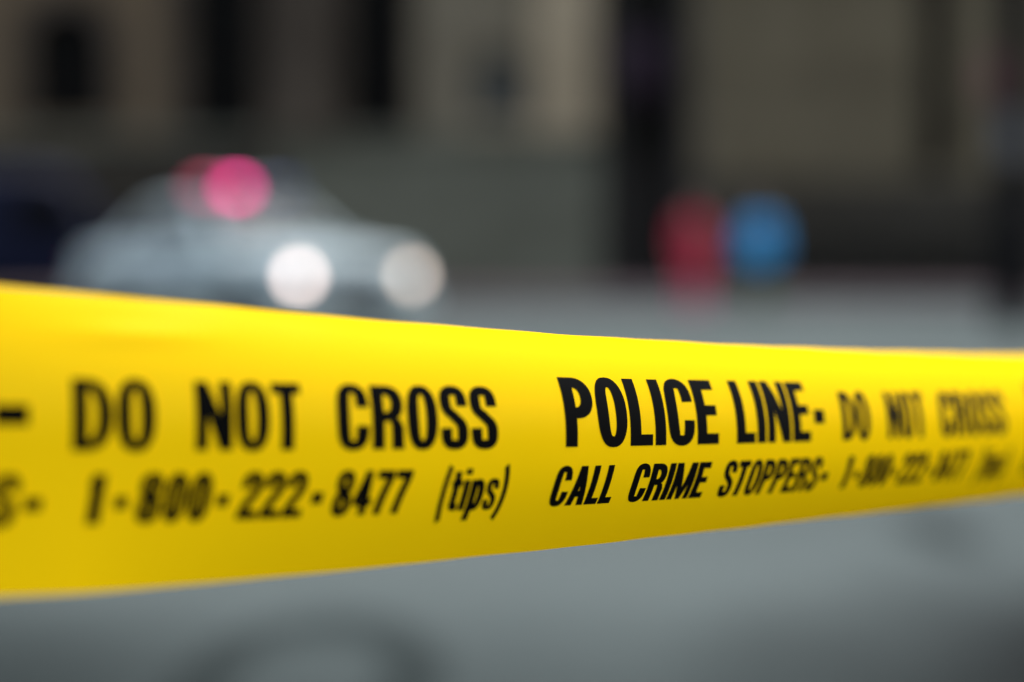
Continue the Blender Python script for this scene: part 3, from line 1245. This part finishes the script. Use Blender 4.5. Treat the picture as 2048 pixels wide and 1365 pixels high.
tape = empty("police_tape", tuple(tape_point(0.0, 0.0)))
tag(tape, "yellow plastic police line tape with black lettering stretched across the foreground", "barrier tape")
ORG = np.array(tape.location)
sv = np.concatenate([np.arange(-1.1, -.26, .02), np.arange(-.26, .62, .004), np.arange(.62, 1.7, .02)])
vv = np.linspace(0, VW, 39)
G = tape_point(np.repeat(sv[:, None], len(vv), 1), np.repeat(vv[None, :], len(sv), 0)) - ORG
bm = B()
gv = [[bm.verts.new(p) for p in row] for row in G]
for r0, r1 in zip(gv, gv[1:]):
    for j in range(len(vv) - 1):
        bm.faces.new((r0[j], r1[j], r1[j + 1], r0[j + 1]))
link("film", bm, M['tape'], tape, smooth=True)


# ---- lettering: outlines drawn in a box of width w and cap height 1
def ell(cx, cy, a, b, n=2.5, k=36, cw=False):
    pts = []
    for i in range(k):
        t = 2 * math.pi * i / k
        c, s = math.cos(t), math.sin(t)
        pts.append((cx + a * math.copysign(abs(c) ** (2 / n), c), cy + b * math.copysign(abs(s) ** (2 / n), s)))
    return pts[::-1] if cw else pts


def rc(x0, y0, x1, y1): return [(x0, y0), (x1, y0), (x1, y1), (x0, y1)]


def ccw(p):
    ar = sum(a[0] * b[1] - b[0] * a[1] for a, b in zip(p, p[1:] + p[:1]))
    return p if ar > 0 else p[::-1]


def bez(p0, p1, p2, p3, k=10):
    return [tuple((1 - t) ** 3 * a + 3 * (1 - t) ** 2 * t * b + 3 * (1 - t) * t * t * c + t ** 3 * d for a, b, c, d in zip(p0, p1, p2, p3)) for t in [i / k for i in range(k)]]


def pen(path, st, ht):
    """stroke of a broad pen: thickness st where the path runs upright, ht where it runs level"""
    P = np.array(path)
    T = np.gradient(P, axis=0)
    T /= np.linalg.norm(T, axis=1)[:, None] + 1e-9
    n = np.stack([-T[:, 1], T[:, 0]], 1)
    o = n * np.array([st / 2, ht / 2])
    return ccw([tuple(p) for p in np.concatenate([P + o, (P - o)[::-1]])])


def dbowl(x0, x1, y0, y1, st, ht, rx, left):
    """right-rounded bowl with its counter"""
    def sh(xa, xb, ya, yb, r, ry):
        r = min(r, xb - xa)
        ry = min(ry, (yb - ya) / 2)
        q = .62
        p = [(xa, ya)] + bez((xb - r, ya), (xb - r + r * q, ya), (xb, ya + ry * (1 - q)), (xb, ya + ry)) + [(xb, ya + ry)]
        p += bez((xb, yb - ry), (xb, yb - ry * (1 - q)), (xb - r + r * q, yb), (xb - r, yb)) + [(xb - r, yb), (xa, yb)]
        out = [p[0]]
        for z in p[1:]:
            if abs(z[0] - out[-1][0]) + abs(z[1] - out[-1][1]) > 1e-6: out.append(z)
        return out
    o = sh(x0, x1, y0, y1, rx, rx * 1.0)
    i = sh(left, x1 - st, y0 + ht, y1 - ht, max(rx - st * .8, .06), max(rx - ht, .06))
    return [ccw(o), ccw(i)[::-1]]


def glyph(ch, st, ht):
    """returns width and contours"""
    if ch in 'O0':
        w = 1.75 * st + .27 if ch == 'O' else 1.7 * st + .20
        return w, [ell(w / 2, .5, w / 2, .515), ell(w / 2, .5, w / 2 - st, .515 - ht, 2.6, cw=True)]
    if ch == 'C':
        w = 1.75 * st + .25
        L, Rr, c = st / 2, w - st / 2, w / 2
        B_, T_ = -.015 + ht / 2, 1.015 - ht / 2
        p = bez((Rr, .645), (Rr, .85), (Rr - .05, T_), (c, T_)) + bez((c, T_), (L + .05, T_), (L, .86), (L, .5)) + bez((L, .5), (L, .14), (L + .05, B_), (c, B_)) + bez((c, B_), (Rr - .05, B_), (Rr, .15), (Rr, .365)) + [(Rr, .365)]
        return w, [pen(p, st, ht)]
    if ch in 'Ss':
        w = 1.7 * st + .24
        L, Rr, c = st / 2, w - st / 2, w / 2
        B_, T_ = -.015 + ht / 2, 1.015 - ht / 2
        p = bez((Rr, .68), (Rr, .88), (Rr - .04, T_), (c, T_)) + bez((c, T_), (L + .04, T_), (L, .88), (L, .755)) + bez((L, .755), (L, .58), (c - .06, .565), (c, .515)) \
            + bez((c, .515), (c + .08, .45), (Rr, .43), (Rr, .25)) + bez((Rr, .25), (Rr, .10), (Rr - .04, B_), (c, B_)) + bez((c, B_), (L + .04, B_), (L, .12), (L, .33)) + [(L, .33)]
        g = [pen(p, st * .97, ht * 1.05)]
        if ch == 's':
            k = .74
            return w * .86, [[(x * .86, y * k) for x, y in q] for q in g]
        return w, g
    if ch == 'D':
        w = 1.75 * st + .28
        return w, dbowl(0, w, 0, 1, st, ht, w * .62, st)
    if ch == 'P':
        w = 1.7 * st + .25
        return w, [rc(0, 0, st, 1)] + dbowl(0, w, .40, 1, st, ht, w * .55, st)
    if ch == 'R':
        w = 1.75 * st + .27
        x = w
        leg = [(x - st * 1.02, 0), (x, 0), (x - .02, .12), (x - .02, .33), (x - .10, .46), (x - st - .06, .50), (x - st - .02, .34)]
        return w, [rc(0, 0, st, 1)] + dbowl(0, w - .01, .43, 1, st, ht, w * .50, st) + [ccw(leg)]
    if ch == 'L':
        w = 1.3 * st + .24
        return w, [rc(0, 0, st, 1), rc(st, 0, w, ht * 1.05)]
    if ch == 'I': return st, [rc(0, 0, st, 1)]
    if ch == 'E':
        w = 1.35 * st + .26
        return w, [rc(0, 0, st, 1), rc(st, 0, w, ht * 1.05), rc(st, 1 - ht * 1.05, w, 1), rc(st, .515 - ht / 2, w * .95, .515 + ht / 2)]
    if ch == 'T':
        w = st + .42
        return w, [rc(0, 1 - ht * 1.08, w, 1), rc((w - st) / 2, 0, (w + st) / 2, 1 - ht * 1.08)]
    if ch == 'N':
        w = 2 * st + .24
        s2 = st * .92
        return w, [rc(0, 0, s2, 1), rc(w - s2, 0, w, 1), ccw([(0, 1), (s2 * 1.05, 1), (w, 0), (w - s2 * 1.05, 0)])]
    if ch == 'M':
        w = 2.3 * st + .42
        s2 = st * .88
        return w, [rc(0, 0, s2, 1), rc(w - s2, 0, w, 1), ccw([(0, 1), (s2 * 1.25, 1), (w / 2 + s2 * .42, 0), (w / 2 - s2 * .42, 0)]), ccw([(w - s2 * 1.25, 1), (w, 1), (w / 2 + s2 * .42, 0), (w / 2 - s2 * .42, 0)])]
    if ch == 'A':
        w = 1.6 * st + .38
        return w, [ccw([(0, 0), (st * 1.0, 0), (w / 2 + st * .42, 1), (w / 2 - st * .55, 1)]), ccw([(w - st, 0), (w, 0), (w / 2 + st * .55, 1), (w / 2 - st * .42, 1)]), rc(w * .25, .22, w * .75, .22 + ht)]
    if ch == '-': return .30, [rc(0, .29, .30, .29 + ht * 1.45)]
    if ch == '1': return .36 + st * .3, [rc(.36 - st * .7, 0, .36 + st * .3, 1), rc(.06, .74, .36 - st * .7, .74 + ht * .9), ccw([(.06, .74 + ht * .9), (.36 - st * .7, .74 + ht * .9), (.36 - st * .7, 1), (.30 - st * .4, .90)])]
    if ch == '8':
        w = 1.7 * st + .22
        return w, [ell(w / 2, .745, w / 2 * .96, .27), ell(w / 2, .27, w / 2, .285), ell(w / 2, .745, w / 2 * .96 - st * .95, .27 - ht, 2.3, cw=True), ell(w / 2, .27, w / 2 - st, .285 - ht, 2.3, cw=True)]
    if ch == '2':
        w = 1.7 * st + .22
        L, Rr, c = st / 2, w - st / 2, w / 2
        T_ = 1.015 - ht / 2
        p = bez((L, .66), (L, .88), (L + .04, T_), (c, T_)) + bez((c, T_), (Rr - .04, T_), (Rr, .86), (Rr, .72)) + bez((Rr, .72), (Rr, .50), (L + .06, .42), (L + .03, ht * .6)) + [(L + .03, ht * .6)]
        return w, [pen(p, st, ht), rc(0, 0, w, ht * 1.05)]
    if ch == '4':
        w = 1.7 * st + .26
        return w, [rc(w - st * 1.45, 0, w - st * .45, 1), rc(0, .21, w, .21 + ht), ccw([(0, .21), (0, .21 + ht), (w - st * 1.3, 1), (w - st * .6, 1), (st * .65, .21)])]
    if ch == '7':
        w = 1.5 * st + .26
        p = bez((w - st * .52, 1 - ht), (w - st * .6, .72), (st * .95, .52), (st * .80, 0)) + [(st * .80, 0)]
        return w, [rc(0, 1 - ht * 1.08, w, 1), pen(p, st, ht)]
    if ch in '()':
        w = .14 + st * .75
        p = bez((w - st * .35, 1.06), (st * .12, .72), (st * .12, .08), (w - st * .35, -.26), 16) + [(w - st * .35, -.26)]
        g = pen(p, st * .78, ht)
        if ch == ')': g = ccw([(w - x, y) for x, y in g])
        return w, [g]
    if ch == 't':
        w = st + .22
        p = bez((.08 + st / 2, .94), (.08 + st / 2, .6), (.08 + st / 2, .3), (.08 + st / 2, .2)) + bez((.08 + st / 2, .2), (.08 + st / 2, .07), (.1 + st / 2, ht / 2), (w, ht / 2)) + [(w, ht / 2)]
        return w, [pen(p, st, ht), rc(0, .735 - ht * .9, w, .735)]
    if ch == 'i': return st, [rc(0, 0, st, .735), rc(0, .86, st, 1.0)]
    if ch == 'p':
        w = 1.7 * st + .21
        return w, [rc(0, -.26, st, .735), ell(w / 2 + .01, .367, w / 2 - .01, .382), ell(w / 2 + .01, .367, w / 2 - .01 - st, .382 - ht, 2.5, cw=True)]
    return .3, []


def word(name, text, s0, s1, base, cap, st, ht, slant=0.0, gap=.075):
    """set a word so that it runs from s0 to s1 (metres along the tape)"""
    bmx = B()
    gl = [glyph(c, st, ht) for c in text]
    total = sum(g[0] for g in gl) + gap * (len(gl) - 1)
    kx = (s1 - s0) / total
    x = 0.0
    for w, cs in gl:
        polys = [[(s0 + (x + px) * kx + slant * py * cap, base + py * cap) for px, py in c] for c in cs]
        x += w + gap
        if not polys: continue
        fine = []
        for c in polys:
            q = []
            for a_, b_ in zip(c, c[1:] + c[:1]):
                m_ = max(1, int(math.hypot(b_[0] - a_[0], b_[1] - a_[1]) / .0018))
                q += [(a_[0] + (b_[0] - a_[0]) * i / m_, a_[1] + (b_[1] - a_[1]) * i / m_) for i in range(m_)]
            fine.append(q)
        polys = fine
        V, Fc = triangulate(polys, .0020)
        P = tape_point(V[:, 0], V[:, 1], .00013) - ORG
        vs = [bmx.verts.new(p) for p in P]
        for f in Fc:
            bmx.faces.new([vs[i] for i in f])
    o = link(name, bmx, M['ink'], tape, smooth=True)
    o["label"] = ('black upright lettering "%s"' if name == 'upright_word' else 'black slanted lettering "%s"') % text


PER = .3567
BL = V0
sb = .0170
HEAVY = dict(cap=.0214, st=.30, ht=.155)
MED = dict(cap=.0176, st=.315, ht=.15)
HV = dict(base=sb, cap=.0122, st=.315, ht=.16, slant=.20)
LT = dict(base=sb, cap=.0122, st=.36, ht=.175, slant=.155)
UP, SL = 'upright_word', 'slanted_word'
for k in (-1, 0, 1):
    o_ = k * PER
    word(UP, "POLICE", .0257 + o_, .1117 + o_, BL, **HEAVY)
    word(UP, "LINE", .1231 + o_, .1748 + o_, BL, **HEAVY)
    word(UP, "-", .1778 + o_ if k == 0 else .1775 + o_, (.1853 if k == 0 else .1870) + o_, BL, **HEAVY)
    word(UP, "DO", -.1576 + o_, -.1332 + o_ if k < 1 else -.1355 + o_, BL, **MED)
    word(UP, "NOT", -.1208 + o_, -.0852 + o_ if k < 1 else -.0868 + o_, BL, **MED)
    word(UP, "CROSS", -.0725 + o_, (-.0064 if k < 1 else -.0062) + o_, BL, **MED)
    word(SL, "CALL", .0203 + o_, .0528 + o_, **HV)
    word(SL, "CRIME", .0617 + o_, .1060 + o_, **HV)
    word(SL, "STOPPERS", .1152 + o_, .1835 + o_, **HV)
    word(SL, "-", .1855 + o_, .1905 + o_, **LT)
    word(SL, "1", -.1542 + o_, -.1491 + o_, **LT)
    word(SL, "-", -.1455 + o_, -.1418 + o_, **LT)
    word(SL, "800", -.1388 + o_, -.1158 + o_, **LT)
    word(SL, "-", -.1136 + o_, -.1099 + o_, **LT)
    word(SL, "222", -.1063 + o_, -.0838 + o_, **LT)
    word(SL, "-", -.0812 + o_, -.0772 + o_, **LT)
    word(SL, "8477", -.0731 + o_, -.0440 + o_, **LT)
    word(SL, "(tips)", -.0302 + o_, -.0017 + o_, gap=.085, **LT)
